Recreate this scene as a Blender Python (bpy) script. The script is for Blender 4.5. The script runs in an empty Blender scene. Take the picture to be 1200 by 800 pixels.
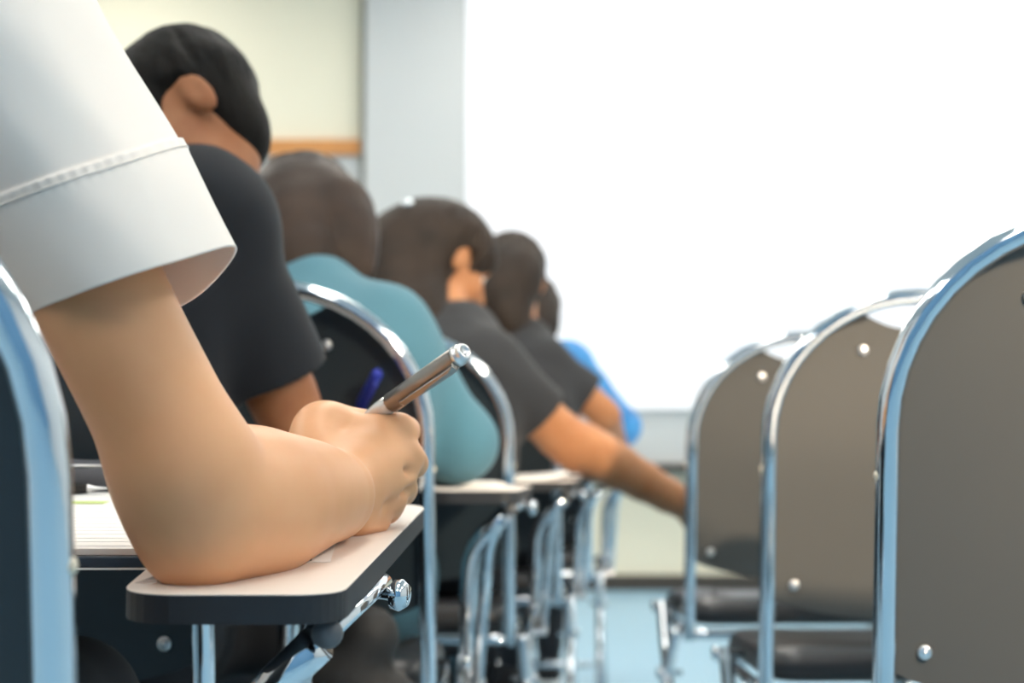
import bpy, bmesh, math, random
import numpy as np
import openvdb
from mathutils import Vector, Matrix
random.seed(4)
sc = bpy.context.scene
COL = sc.collection
PI = math.pi
F = 1850.0            # focal length in pixels of a 1200 px wide frame
CAM_H = 0.75
HOR = 532.0           # row of the horizon
pitch = math.atan((HOR - 400) / F)

def P(px, py, Y):
    """point in the room seen at pixel (px,py), Y metres ahead of the camera"""
    vx, vy, vz = (px - 600) / F, 1.0, -(py - 400) / F
    y = vy * math.cos(pitch) - vz * math.sin(pitch)
    z = vy * math.sin(pitch) + vz * math.cos(pitch)
    s = Y / y
    return Vector((vx * s, Y, CAM_H + z * s))

# ------------------------------------------------------------------ objects
def tag(o, label=None, cat=None, group=None, kind=None):
    if label: o['label'] = label
    if cat: o['category'] = cat
    if group: o['group'] = group
    if kind: o['kind'] = kind
    return o

def empty(name, loc=(0, 0, 0), rz=0, label=None, cat=None, group=None):
    o = bpy.data.objects.new(name, None)
    o.empty_display_size = 0.1
    COL.objects.link(o)
    o.location = loc
    o.rotation_euler = (0, 0, rz)
    return tag(o, label, cat, group)

def mesh_obj(name, me, mat, parent=None, smooth=True):
    o = bpy.data.objects.new(name, me)
    COL.objects.link(o)
    if mat: me.materials.append(mat)
    if smooth:
        me.polygons.foreach_set('use_smooth', [True] * len(me.polygons))
    if parent: o.parent = parent
    return o

def bm_obj(name, bm, mat, parent=None, smooth=True, recalc=True):
    if recalc: bmesh.ops.recalc_face_normals(bm, faces=bm.faces[:])
    me = bpy.data.meshes.new(name)
    bm.to_mesh(me); bm.free()
    return mesh_obj(name, me, mat, parent, smooth)

def add_tube(bm, pts, r, seg=14, closed=False, cap=True, squash=None):
    pts = [Vector(p) for p in pts]
    n = len(pts)
    rs = r if isinstance(r, (list, tuple)) else [r] * n
    rings = []
    prev = None
    for i, p in enumerate(pts):
        if closed:
            t = (pts[(i + 1) % n] - pts[i - 1]).normalized()
        else:
            a = pts[max(i - 1, 0)]; b = pts[min(i + 1, n - 1)]
            t = (b - a).normalized()
        if prev is None:
            up = Vector((0, 0, 1)) if abs(t.z) < 0.9 else Vector((1, 0, 0))
            u = t.cross(up).normalized()
        else:
            u = (prev - t * prev.dot(t)).normalized()
        prev = u
        v = t.cross(u)
        rings.append([bm.verts.new(p + (u * math.cos(2 * PI * k / seg) + v * math.sin(2 * PI * k / seg)) * rs[i]) for k in range(seg)])
    m = n if closed else n - 1
    for i in range(m):
        A, B = rings[i], rings[(i + 1) % n]
        for k in range(seg):
            bm.faces.new((A[k], A[(k + 1) % seg], B[(k + 1) % seg], B[k]))
    if cap and not closed:
        bm.faces.new(rings[0][::-1]); bm.faces.new(rings[-1])
    return rings

def smooth_path(pts, n=8):
    pts = [Vector(p) for p in pts]
    out = []
    for i in range(len(pts) - 1):
        p0 = pts[max(i - 1, 0)]; p1 = pts[i]; p2 = pts[i + 1]; p3 = pts[min(i + 2, len(pts) - 1)]
        for k in range(n):
            t = k / n
            out.append(0.5 * ((2 * p1) + (p2 - p0) * t + (2 * p0 - 5 * p1 + 4 * p2 - p3) * t * t + (3 * p1 - p0 - 3 * p2 + p3) * t ** 3))
    out.append(pts[-1])
    return out

def bend_path(pts, rad=0.03, n=6):
    """polyline with rounded corners"""
    pts = [Vector(p) for p in pts]
    out = [pts[0]]
    for i in range(1, len(pts) - 1):
        a, b, c = pts[i - 1], pts[i], pts[i + 1]
        d1 = (a - b); d2 = (c - b)
        r = min(rad, d1.length * .45, d2.length * .45)
        s = b + d1.normalized() * r; e = b + d2.normalized() * r
        for k in range(n + 1):
            t = k / n
            out.append((1 - t) ** 2 * s + 2 * t * (1 - t) * b + t * t * e)
    out.append(pts[-1])
    return out

def add_box(bm, lo, hi, bevel=0.0, seg=2):
    r = bmesh.ops.create_cube(bm, size=1)
    vs = r['verts']
    for v in vs:
        v.co = Vector([(lo[i] + hi[i]) / 2 + v.co[i] * (hi[i] - lo[i]) for i in range(3)])
    if bevel:
        es = list({e for v in vs for e in v.link_edges})
        bmesh.ops.bevel(bm, geom=es, offset=bevel, segments=seg, affect='EDGES', profile=0.5)

def add_lathe(bm, prof, origin, axis, seg=20):
    """profile [(r, h)] turned about axis"""
    origin = Vector(origin); axis = Vector(axis).normalized()
    q = Vector((0, 0, 1)).rotation_difference(axis)
    rings = []
    for r, h in prof:
        if r < 1e-6:
            rings.append([bm.verts.new(origin + q @ Vector((0, 0, h)))])
        else:
            rings.append([bm.verts.new(origin + q @ Vector((r * math.cos(2 * PI * k / seg), r * math.sin(2 * PI * k / seg), h))) for k in range(seg)])
    for A, B in zip(rings, rings[1:]):
        for k in range(seg):
            a = [A[k % len(A)], A[(k + 1) % len(A)]] if len(A) > 1 else [A[0]]
            b = [B[(k + 1) % len(B)], B[k % len(B)]] if len(B) > 1 else [B[0]]
            f = a + b
            if len(f) >= 3: bm.faces.new(f)

def prism(bm, outline, z0, z1, zfun=None, bevel=0.0, inset=0.0):
    """outline (x,y) extruded from z0 to z1 with a rounded rim"""
    prof = [(0, z0)] if not bevel else [(bevel, z0), (0, z0 + bevel)]
    prof += [(0, z1)] if not bevel else [(0, z1 - bevel), (bevel, z1)]
    n = len(outline)
    cx = sum(p[0] for p in outline) / n; cy = sum(p[1] for p in outline) / n
    rings = []
    for ins, z in prof:
        ring = []
        for i, (x, y) in enumerate(outline):
            a = outline[i - 1]; b = outline[(i + 1) % n]
            t = Vector((b[0] - a[0], b[1] - a[1])).normalized()
            nx, ny = -t.y, t.x
            X, Y = x + nx * ins, y + ny * ins
            ring.append(bm.verts.new((X, Y, z + (zfun(X, Y) if zfun else 0))))
        rings.append(ring)
    for A, B in zip(rings, rings[1:]):
        for k in range(n):
            bm.faces.new((A[k], A[(k + 1) % n], B[(k + 1) % n], B[k]))
    bm.faces.new(rings[0][::-1]); bm.faces.new(rings[-1])

def round_outline(pts, rads, n=6):
    out = []
    N = len(pts)
    for i in range(N):
        a = Vector(pts[i - 1]); b = Vector(pts[i]); c = Vector(pts[(i + 1) % N])
        r = rads[i] if isinstance(rads, (list, tuple)) else rads
        d1 = (a - b); d2 = (c - b)
        r1 = min(r, d1.length * .49); r2 = min(r, d2.length * .49)
        s = b + d1.normalized() * r1; e = b + d2.normalized() * r2
        for k in range(n + 1):
            t = k / n
            q = (1 - t) ** 2 * s + 2 * t * (1 - t) * b + t * t * e
            out.append((q.x, q.y))
    return out

def copy_tree(o, parent=None):
    c = o.copy(); COL.objects.link(c); c.parent = parent
    for ch in list(o.children): copy_tree(ch, c)
    return c

# ---------------------------------------------------------------- materials
def srgb(h):
    h = h.lstrip('#')
    c = [int(h[i:i + 2], 16) / 255 for i in (0, 2, 4)]
    return tuple([x / 12.92 if x <= .04045 else ((x + .055) / 1.055) ** 2.4 for x in c] + [1])

def mat(name, col, rough=.5, metal=0, bump=None, noise=None, sss=0, sheen=0, coat=0, spec=.5, emis=None, trans=0, ior=1.45, aniso=None):
    """bump=(scale,strength,distance)  noise=(scale,amount)"""
    m = bpy.data.materials.new(name); m.use_nodes = True
    nt = m.node_tree; b = nt.nodes['Principled BSDF']
    if isinstance(col, str): col = srgb(col)
    b.inputs['Base Color'].default_value = col
    b.inputs['Roughness'].default_value = rough
    b.inputs['Metallic'].default_value = metal
    b.inputs['Specular IOR Level'].default_value = spec
    b.inputs['IOR'].default_value = ior
    if sss:
        b.inputs['Subsurface Weight'].default_value = sss
        b.inputs['Subsurface Radius'].default_value = (1, .35, .2)
        b.inputs['Subsurface Scale'].default_value = .006
    if sheen:
        b.inputs['Sheen Weight'].default_value = sheen
        b.inputs['Sheen Roughness'].default_value = .6
    if coat: b.inputs['Coat Weight'].default_value = coat
    if trans: b.inputs['Transmission Weight'].default_value = trans
    if emis:
        b.inputs['Emission Color'].default_value = col
        b.inputs['Emission Strength'].default_value = emis
    tc = nt.nodes.new('ShaderNodeTexCoord')
    if noise:
        n = nt.nodes.new('ShaderNodeTexNoise'); n.inputs['Scale'].default_value = noise[0]; n.inputs['Detail'].default_value = 4
        nt.links.new(tc.outputs['Object'], n.inputs['Vector'])
        mx = nt.nodes.new('ShaderNodeMixRGB'); mx.blend_type = 'MIX'
        c2 = noise[2] if len(noise) > 2 else tuple([c * (1 - noise[1]) for c in col[:3]] + [1])
        if isinstance(c2, str): c2 = srgb(c2)
        mx.inputs[1].default_value = col; mx.inputs[2].default_value = c2
        rp = nt.nodes.new('ShaderNodeMapRange'); rp.inputs[1].default_value = .245; rp.inputs[2].default_value = .65
        nt.links.new(n.outputs[0], rp.inputs[0]); nt.links.new(rp.outputs[0], mx.inputs[0])
        nt.links.new(mx.outputs[0], b.inputs['Base Color'])
    if bump:
        n = nt.nodes.new('ShaderNodeTexNoise'); n.inputs['Scale'].default_value = bump[0]; n.inputs['Detail'].default_value = 5
        if len(bump) > 3:
            mp = nt.nodes.new('ShaderNodeMapping'); mp.inputs['Scale'].default_value = bump[3]
            nt.links.new(tc.outputs['Object'], mp.inputs['Vector']); nt.links.new(mp.outputs[0], n.inputs['Vector'])
        else: nt.links.new(tc.outputs['Object'], n.inputs['Vector'])
        bp = nt.nodes.new('ShaderNodeBump'); bp.inputs['Strength'].default_value = bump[1]; bp.inputs['Distance'].default_value = bump[2]
        nt.links.new(n.outputs[0], bp.inputs['Height']); nt.links.new(bp.outputs[0], b.inputs['Normal'])
    return m

M = {}
M['chrome'] = mat('chrome', (.66, .70, .74, 1), .08, 1, bump=(14, .05, .004))
M['chrome_rough'] = mat('brushed_chrome', (.72, .72, .72, 1), .28, 1)
M['panel'] = mat('navy_laminate', '#222b31', .42, spec=.5, bump=(900, .12, .0004), noise=(3, .08))
M['panel_flare'] = mat('flare_lightened_laminate', '#4e4c49', .45, spec=.5, bump=(900, .12, .0004), noise=(3, .08))  # lens-flare haze put into the base colour: dark laminate raised to grey-brown
M['cap_grey'] = mat('grey_plastic_cap', '#5b5d60', .45)
M['bumper'] = mat('cream_plastic', '#d8cdb8', .4)
M['vinyl'] = mat('black_vinyl', '#26272a', .35, bump=(260, .2, .0006))
M['tabtop'] = mat('cream_laminate', '#efe3d9', .38, noise=(30, .02))
M['tabedge'] = mat('black_edge_band', '#25272b', .5, bump=(200, .25, .0006, (1, 1, .2)))
M['rubber'] = mat('black_rubber', '#1c1c1d', .7)
M['paper'] = mat('white_paper', '#f6f5f2', .8)
M['skin'] = mat('light_skin', '#e5ad81', .48, sss=.12, bump=(420, .12, .0005), noise=(14, .1, '#dca074'), spec=.4)
M['skin_tan'] = mat('tan_skin', '#a87350', .5, sss=.1, noise=(20, .12, '#965f3e'), spec=.35)
M['skin_warm'] = mat('warm_skin', '#b9835c', .5, sss=.1, noise=(20, .12, '#a9724c'), spec=.35)
M['white_cloth'] = mat('white_cotton', '#f3e9e0', .85, sheen=.15, bump=(1600, .25, .0003))
M['black_cloth'] = mat('black_cotton', '#171a20', .94, sheen=.05, bump=(900, .25, .0005))
M['grey_cloth'] = mat('faded_black_cotton', '#2a2c30', .92, sheen=.05, bump=(900, .25, .0005))
M['teal_cloth'] = mat('teal_knit', '#447081', .92, sheen=.08, bump=(500, .25, .0008))
M['blue_cloth'] = mat('bright_blue_cloth', '#3f9bdc', .85, sheen=.2, noise=(14, .3, '#2f6fb0'))
M['dark_trousers'] = mat('dark_trousers', '#1b1e23', .9, bump=(700, .25, .0005))
M['teal_trousers'] = mat('dark_teal_skirt_cloth', '#2d5060', .9, bump=(700, .25, .0005))
M['hair_black'] = mat('hair_black', '#080706', .6, bump=(60, .6, .003, (5, 5, .8)), noise=(16, .3, '#15110e'), spec=.18)
M['hair_brown'] = mat('hair_brown', '#1c120d', .55, bump=(60, .6, .003, (5, 5, .8)), noise=(16, .3, '#32241b'), spec=.3)
M['hair_dbrown'] = mat('hair_dbrown', '#1e1610', .55, bump=(60, .6, .003, (5, 5, .8)), noise=(16, .3, '#2e231b'), spec=.3)
M['eye'] = mat('eye_white', '#e8e4df', .2)
M['iris'] = mat('dark_iris', '#24160e', .15)

# ----------------------------------------------------------------- SDF tools
class Field:
    def __init__(s, lo, hi, h):
        s.h = h; s.lo = np.array(lo, float)
        s.n = np.ceil((np.array(hi) - s.lo) / h).astype(int) + 1
        s.g = np.full(s.n, 1.0, np.float32)
    def _win(s, lo, hi, pad):
        a = np.maximum(np.floor((np.array(lo) - pad - s.lo) / s.h).astype(int), 0)
        b = np.minimum(np.ceil((np.array(hi) + pad - s.lo) / s.h).astype(int) + 1, s.n)
        if (b <= a).any(): return None
        ax = [(s.lo[i] + s.h * np.arange(a[i], b[i])).astype(np.float32) for i in range(3)]
        return (slice(a[0], b[0]), slice(a[1], b[1]), slice(a[2], b[2])), ax[0][:, None, None], ax[1][None, :, None], ax[2][None, None, :]
    def _put(s, sl, d, k, op):
        g = s.g[sl]
        if op == 'add':
            if k > 0:
                hh = np.maximum(k - np.abs(g - d), 0) / k
                r = np.minimum(g, d) - hh * hh * k * .25
            else: r = np.minimum(g, d)
        elif op == 'sub':
            d = -d
            if k > 0:
                hh = np.maximum(k - np.abs(g - d), 0) / k
                r = np.maximum(g, d) + hh * hh * k * .25
            else: r = np.maximum(g, d)
        s.g[sl] = r
    def cone(s, a, b, ra, rb, k=.01, op='add', clips=None):
        a = np.array(a, float); b = np.array(b, float)
        R = max(ra, rb)
        w = s._win(np.minimum(a, b) - R, np.maximum(a, b) + R, k + 3 * s.h + .01)
        if w is None: return
        sl, X, Y, Z = w
        ba = b - a; L2 = max(float(ba @ ba), 1e-12)
        t = np.clip(((X - a[0]) * ba[0] + (Y - a[1]) * ba[1] + (Z - a[2]) * ba[2]) / L2, 0, 1)
        d = np.sqrt((X - a[0] - t * ba[0]) ** 2 + (Y - a[1] - t * ba[1]) ** 2 + (Z - a[2] - t * ba[2]) ** 2) - (ra + (rb - ra) * t)
        for c in clips or []:
            p, n = np.array(c[0], float), np.array(Vector(c[1]).normalized(), float)
            d = np.maximum(d, (X - p[0]) * n[0] + (Y - p[1]) * n[1] + (Z - p[2]) * n[2])
        s._put(sl, d.astype(np.float32), k, op)
    def chain(s, pts, rs, k=.01, clips=None):
        for i in range(len(pts) - 1): s.cone(pts[i], pts[i + 1], rs[i], rs[i + 1], k, clips=clips)
    def spline(s, pts, rs, k=.004, n=6):
        q = smooth_path(pts, n)
        rr = smooth_path([Vector((r, 0, 0)) for r in rs], n)
        s.chain(q, [r.x for r in rr], k)
    def ball(s, c, r, k=.01, op='add'): s.cone(c, c, r, r, k, op)
    def ell(s, c, r, R=None, k=.01, op='add', clips=None):
        c = np.array(c, float); r = np.array(r, float)
        m = float(r.max())
        w = s._win(c - m, c + m, k + 3 * s.h + .01)
        if w is None: return
        sl, X, Y, Z = w
        X = X - c[0]; Y = Y - c[1]; Z = Z - c[2]
        if R is not None:
            A = np.array(R)  # columns are local axes
            x = X * A[0][0] + Y * A[1][0] + Z * A[2][0]
            y = X * A[0][1] + Y * A[1][1] + Z * A[2][1]
            z = X * A[0][2] + Y * A[1][2] + Z * A[2][2]
        else: x, y, z = X, Y, Z
        k0 = np.sqrt((x / r[0]) ** 2 + (y / r[1]) ** 2 + (z / r[2]) ** 2)
        k1 = np.sqrt((x / r[0] ** 2) ** 2 + (y / r[1] ** 2) ** 2 + (z / r[2] ** 2) ** 2) + 1e-9
        d = k0 * (k0 - 1) / k1
        for cl in clips or []:
            p, n = np.array(cl[0], float) - c, np.array(Vector(cl[1]).normalized(), float)
            d = np.maximum(d, (X - p[0]) * n[0] + (Y - p[1]) * n[1] + (Z - p[2]) * n[2])
        s._put(sl, d.astype(np.float32), k, op)
    def noise(s, amp, scale, seed=0):
        """soft folds: add a few sine waves to the field"""
        rng = np.random.RandomState(seed)
        X = (s.lo[0] + s.h * np.arange(s.n[0]))[:, None, None]; Y = (s.lo[1] + s.h * np.arange(s.n[1]))[None, :, None]; Z = (s.lo[2] + s.h * np.arange(s.n[2]))[None, None, :]
        for i in range(5):
            d = rng.normal(size=3); d /= np.linalg.norm(d); f = scale * (1 + i * .45)
            s.g += (amp / (1 + i * .5) * np.sin(f * (X * d[0] + Y * d[1] + Z * d[2]) + rng.rand() * 6)).astype(np.float32)
    def mesh(s, name, m, parent=None, smooth=1):
        g = openvdb.FloatGrid(); g.background = 1.0
        lim = 4 * s.h
        arr = np.clip(s.g, -lim, lim)
        # one voxel shell stays outside so the surface closes
        g.background = lim
        arr[0], arr[-1] = lim, lim
        arr[:, 0], arr[:, -1] = lim, lim
        arr[:, :, 0], arr[:, :, -1] = lim, lim
        g.copyFromArray(arr)
        v, q = g.convertToQuads(0.0)
        v = v * s.h + s.lo
        me = bpy.data.meshes.new(name)
        me.from_pydata(v.tolist(), [], q[:, ::-1].tolist())
        me.update()
        bm = bmesh.new(); bm.from_mesh(me)
        # keep shells worth keeping
        for _ in range(smooth):
            bmesh.ops.smooth_vert(bm, verts=bm.verts[:], factor=.5, use_axis_x=True, use_axis_y=True, use_axis_z=True)
        bm.normal_update()
        if bm.calc_volume(signed=True) < 0: bmesh.ops.reverse_faces(bm, faces=bm.faces[:])
        bm.to_mesh(me); bm.free()
        return mesh_obj(name, me, m, parent)

# ------------------------------------------------------------------- chairs
HW = .205     # half the distance between the uprights
def make_chair(panel_mat, tab_near, tab_slope, label, group, tab_far=.52):
    r = empty('tablet_arm_chair', label=label, cat='chair', group=group)
    lean = lambda h: -.075 * (h - .43) / .5       # the back leans towards the camera at the top
    # back frame: two uprights and the arch, one bent tube
    pts = [(-HW, 0, .40)]
    for i in range(5): h = .44 + i * .08; pts.append((-HW, lean(h), h))
    N = 22
    for i in range(N + 1):
        a = PI - PI * i / N
        h = .775 + .193 * math.sin(a)
        pts.append((HW * math.cos(a), lean(h), h))
    for i in range(5): h = .76 - i * .08; pts.append((HW, lean(h), h))
    pts.append((HW, 0, .40))
    bm = bmesh.new(); add_tube(bm, pts, .0112, 16)
    bm_obj('back_frame', bm, M['chrome'], r)
    # backrest panel: arched sides, dipped top that leaves a grip opening, bowed bottom
    bm = bmesh.new()
    cols = 28; grid = []
    for i in range(cols + 1):
        u = -1 + 2 * i / cols
        x = u * (HW - .010)
        arch = .775 + .185 * math.sqrt(max(0, 1 - (x / HW) ** 2))
        dip = .924 + .024 * (x / .075) ** 2 if abs(x) < .082 else 9
        top = min(arch, dip)
        bot = .548 - .034 * (1 - u * u) ** .8
        bow = .020 * (1 - u * u)
        col = []
        for k in range(13):
            h = bot + (top - bot) * k / 12
            col.append((x, lean(h) + bow + .002, h))
        grid.append(col)
    F_ = [[bm.verts.new(p) for p in c] for c in grid]
    B_ = [[bm.verts.new((p[0], p[1] + .009, p[2])) for p in c] for c in grid]
    for i in range(cols):
        for k in range(12):
            bm.faces.new((F_[i][k], F_[i + 1][k], F_[i + 1][k + 1], F_[i][k + 1]))
            bm.faces.new((B_[i][k], B_[i][k + 1], B_[i + 1][k + 1], B_[i + 1][k]))
        bm.faces.new((F_[i][0], B_[i][0], B_[i + 1][0], F_[i + 1][0]))
        bm.faces.new((F_[i][12], F_[i + 1][12], B_[i + 1][12], B_[i][12]))
    for k in range(12):
        bm.faces.new((F_[0][k], F_[0][k + 1], B_[0][k + 1], B_[0][k]))
        bm.faces.new((F_[-1][k], B_[-1][k], B_[-1][k + 1], F_[-1][k + 1]))
    pan = bm_obj('backrest', bm, panel_mat, r)
    pan.modifiers.new('es', 'EDGE_SPLIT').split_angle = math.radians(40)
    for sx in (-1, 1):
        for (x, h) in ((.166, .566), (.072, .895)):
            u = x / (HW - .01); bow = .020 * (1 - u * u)
            bm = bmesh.new()
            add_lathe(bm, [(0, .0035), (.002, .0035), (.0025, .002), (.0045, .0035), (.0068, .002), (.0075, -.001), (0, -.001)], (sx * x, lean(h) + bow + .001, h), (0, -1, 0), 18)
            bm_obj('screw', bm, M['chrome_rough'], pan)
    for sx in (-1, 1):
        bm = bmesh.new(); add_lathe(bm, [(0, .003), (.0025, .0025), (.005, .001), (.005, -.002), (0, -.002)], (sx * (HW + .010), lean(.73), .73), (sx, 0, 0), 14)
        tag(bm_obj('bumper', bm, M['bumper'], r), 'small cream plastic bumper')
    # seat
    def seat_outline():
        return round_outline([(-.20, .015), (.20, .015), (.205, .40), (-.205, .40)], [.05, .05, .09, .09], 7)
    bm = bmesh.new()
    base = seat_outline(); cx, cy = 0, .21
    rings = []
    for (s_, z) in ((.93, .425), (1.0, .432), (1.02, .445), (1.0, .460), (.94, .470), (.75, .476), (.45, .474), (.15, .471)):
        rings.append([bm.verts.new((cx + (x - cx) * s_, cy + (y - cy) * s_, z - .012 * max(0, (y - .3)) / .1)) for x, y in base])
    for A, B in zip(rings, rings[1:]):
        for k in range(len(A)): bm.faces.new((A[k], A[(k + 1) % len(A)], B[(k + 1) % len(A)], B[k]))
    bm.faces.new(rings[0][::-1]); bm.faces.new(rings[-1])
    bm_obj('seat', bm, M['vinyl'], r)
    # seat frame
    bm = bmesh.new()
    loop = round_outline([(-HW, -.005), (HW, -.005), (HW, .385), (-HW, .385)], .03, 5)
    add_tube(bm, [(x, y, .412) for x, y in loop], .0105, 12, closed=True)
    bm_obj('seat_frame', bm, M['chrome'], r)
    # legs: rear ones slope back, front ones slope forward, crossing at the side bolt
    for sx in (-1, 1):
        X = sx * (HW + .028)
        for nm, top, bot in (('leg', (X, .19, .452), (X, -.10, .012)), ('leg', (X - sx * .004, .02, .415), (X + sx * .01, .40, .012))):
            bm = bmesh.new()
            add_tube(bm, [top, bot], .0108, 14)
            lg = bm_obj(nm, bm, M['chrome'], r)
            bm = bmesh.new()
            add_lathe(bm, [(0, -.012), (.013, -.012), (.0145, -.006), (.0125, .03), (0, .03)], bot, (0, 0, 1), 16)
            bm_obj('rubber_foot', bm, M['rubber'], lg)
        for y, z in ((.185, .447), (.105, .325)):
            bm = bmesh.new()
            add_lathe(bm, [(0, -.03), (.006, -.03), (.006, .010), (.012, .011), (.012, .015), (.008, .019), (0, .020)], (sx * (HW + .030), y, z), (sx, 0, 0), 14)
            bm_obj('bolt', bm, M['chrome'], r)
    for y, z in ((-.09, .03), (.36, .06)):
        bm = bmesh.new(); add_tube(bm, [(-HW - .03, y, z + .06), (HW + .03, y, z + .06)], .009, 12)
        bm_obj('crossbar', bm, M['chrome'], r)
    # writing tablet
    zf = lambda x, y: tab_slope * (y - .13)
    ol = round_outline([(.193, .13), (.324, .13), (.345, tab_far), (-.08, tab_far), (-.06, tab_far - .2), (.17, tab_far - .26)], [.040, .030, .05, .06, .06, .10], 8)
    bm = bmesh.new(); prism(bm, ol, tab_near - .0185, tab_near - .001, zf)
    tb = bm_obj('writing_tablet', bm, M['tabedge'], r, smooth=False)
    bm = bmesh.new(); prism(bm, ol, tab_near - .001, tab_near, zf, bevel=.0004)
    tag(bm_obj('tablet_surface', bm, M['tabtop'], tb, smooth=False), 'cream laminate writing surface')
    z = tab_near - .0185
    bm = bmesh.new(); add_tube(bm, [(.314, .150, z - .0085 + zf(0, .15)), (.331, .35, z - .0065 + zf(0, .35)), (.312, .42, z - .0065 + zf(0, .42))], .0065, 16)
    rod = bm_obj('tablet_rail', bm, M['chrome'], r)
    bm = bmesh.new(); add_lathe(bm, [(0, .004), (.0085, .003), (.0095, 0), (.0095, -.004), (0, -.004)], (.314, .148, z - .009 + zf(0, .15)), (0, -1, 0), 18)
    tag(bm_obj('end_cap', bm, M['cap_grey'], rod), 'dull grey round end cap')
    bm = bmesh.new()
    for y in (.30, .31): pass
    add_lathe(bm, [(0, -.02), (.005, -.02), (.005, .006), (.011, .007), (.012, .013), (.008, .018), (0, .019)], (.333, .33, z - .012 + zf(0, .33)), (1, -.25, -.1), 16)
    bm_obj('knob', bm, M['chrome'], r)
    bm = bmesh.new()
    add_box(bm, (.250, .30, z - .003 + zf(0, .3)), (.310, .45, z + zf(0, .3)), .001)
    bm_obj('tablet_plate', bm, M['chrome_rough'], r)
    bm = bmesh.new()
    add_tube(bm, bend_path([(.245, .27, .405), (.252, .20, z - .070), (.306, .165, z - .016)], .05, 8), .0125, 16)
    bm_obj('tablet_arm', bm, M['chrome'], r)
    bm = bmesh.new()
    add_tube(bm, bend_path([(.262, .22, .405), (.280, .19, z - .060), (.306, .19, z - .008)], .05, 8), .0095, 14)
    bm_obj('tablet_brace', bm, M['chrome'], r)
    bm = bmesh.new(); add_box(bm, (.19, .17, .400), (.272, .30, .409), .002)
    bm_obj('arm_mount', bm, M['chrome_rough'], r)
    return r

GL = 'occupied lecture chairs'; GR = 'empty lecture chairs'
c1 = make_chair(M['panel'], .6685 / .955, .061 / .955, 'lecture chair at the left edge whose tablet carries the writing arm', GL, .70)
# the upright of the first chair stands at the left edge of the frame
c1.location = (-.424, .80, 0); c1.scale = (1, 1, .955)
c3 = make_chair(M['panel'], .698, 0.0, 'lecture chair with dark navy back behind the seated person in teal', GL)
c3.location = (-.318, 2.15, 0)
c3.rotation_euler.z = R3 = math.radians(-1)
c2 = copy_tree(c3); c2.location = (-.299 - HW, 1.57, 0); c2['label'] = 'lecture chair of the person in the black short-sleeved shirt with a blue pen, mostly hidden'
c4 = copy_tree(c3); c4.location = (-.005 - HW, 2.93, 0); c4['label'] = 'lecture chair of the person stretching a bare arm across the aisle'
c5 = copy_tree(c3); c5.location = (.105 - HW, 3.70, 0); c5['label'] = 'lecture chair of the black-shirted person just beyond the outstretched arm'
c6 = copy_tree(c3); c6.location = (.215 - HW, 4.45, 0); c6['label'] = 'farthest occupied lecture chair, under the person in bright blue'
r1 = make_chair(M['panel_flare'], .698, 0.0, 'empty charcoal-backed lecture chair, nearest of the right-hand row', GR)
r1.location = (.345 + HW, 1.50, 0)
r2 = copy_tree(r1); r2.location = (.358 + HW, 2.26, 0); r2['label'] = 'empty lecture chair with flare-lightened back, middle one of the right-hand row'
r3 = copy_tree(r1); r3.location = (.335 + HW, 3.02, 0); r3['label'] = 'empty lecture chair with flare-lightened back, farthest of the right-hand row'
for c, a in ((c4, -2), (c5, -3), (c6, -4), (r2, 1), (r3, 2)): c.rotation_euler.z = math.radians(a)

# ------------------------------------------------------------------- people
def frame_from(fwd, up=(0, 0, 1)):
    f = Vector(fwd).normalized(); u = Vector(up)
    x = f.cross(u).normalized(); u = x.cross(f)
    return Matrix((x, f, u)).transposed()     # columns: right, forward, up

class Fig: pass

def head_prims(f, c, R, s=1.0, k=.012):
    T = lambda x, y, z: Vector(c) + R @ Vector((x, y, z)) * s
    f.ell(T(0, -.012, .035), np.array((.074, .094, .082)) * s, R, k=.03)
    f.ell(T(0, .030, -.030), np.array((.060, .062, .086)) * s, R, k=.03)
    f.cone(T(-.035, .01, -.075), T(0, .062, -.098), .022 * s, .022 * s, .02)
    f.cone(T(.035, .01, -.075), T(0, .062, -.098), .022 * s, .022 * s, .02)
    f.cone(T(-.032, .078, .026), T(.032, .078, .026), .012 * s, .012 * s, .015)
    f.ball(T(-.04, .062, -.03), .022 * s, .02); f.ball(T(.04, .062, -.03), .022 * s, .02)
    for e in (-1, 1): f.ball(T(e * .031, .098, .006), .014 * s, .01, 'sub')
    f.cone(T(0, .092, .012), T(0, .112, -.024), .0065 * s, .0105 * s, .008)
    f.cone(T(-.012, .098, -.028), T(.012, .098, -.028), .008 * s, .008 * s, .005)
    f.cone(T(-.020, .086, -.056), T(.020, .086, -.056), .0075 * s, .0075 * s, .005)
    f.cone(T(-.016, .086, -.066), T(.016, .086, -.066), .0080 * s, .0080 * s, .004)
    for e in (-1, 1):
        f.ell(T(e * .078, -.010, -.004), np.array((.009, .019, .032)) * s, R @ Matrix.Rotation(-.25, 3, 'X') @ Matrix.Rotation(e * .35, 3, 'Z'), k=.004)
        f.ell(T(e * .087, -.006, .000), np.array((.005, .010, .018)) * s, R, k=.004, op='sub')

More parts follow.
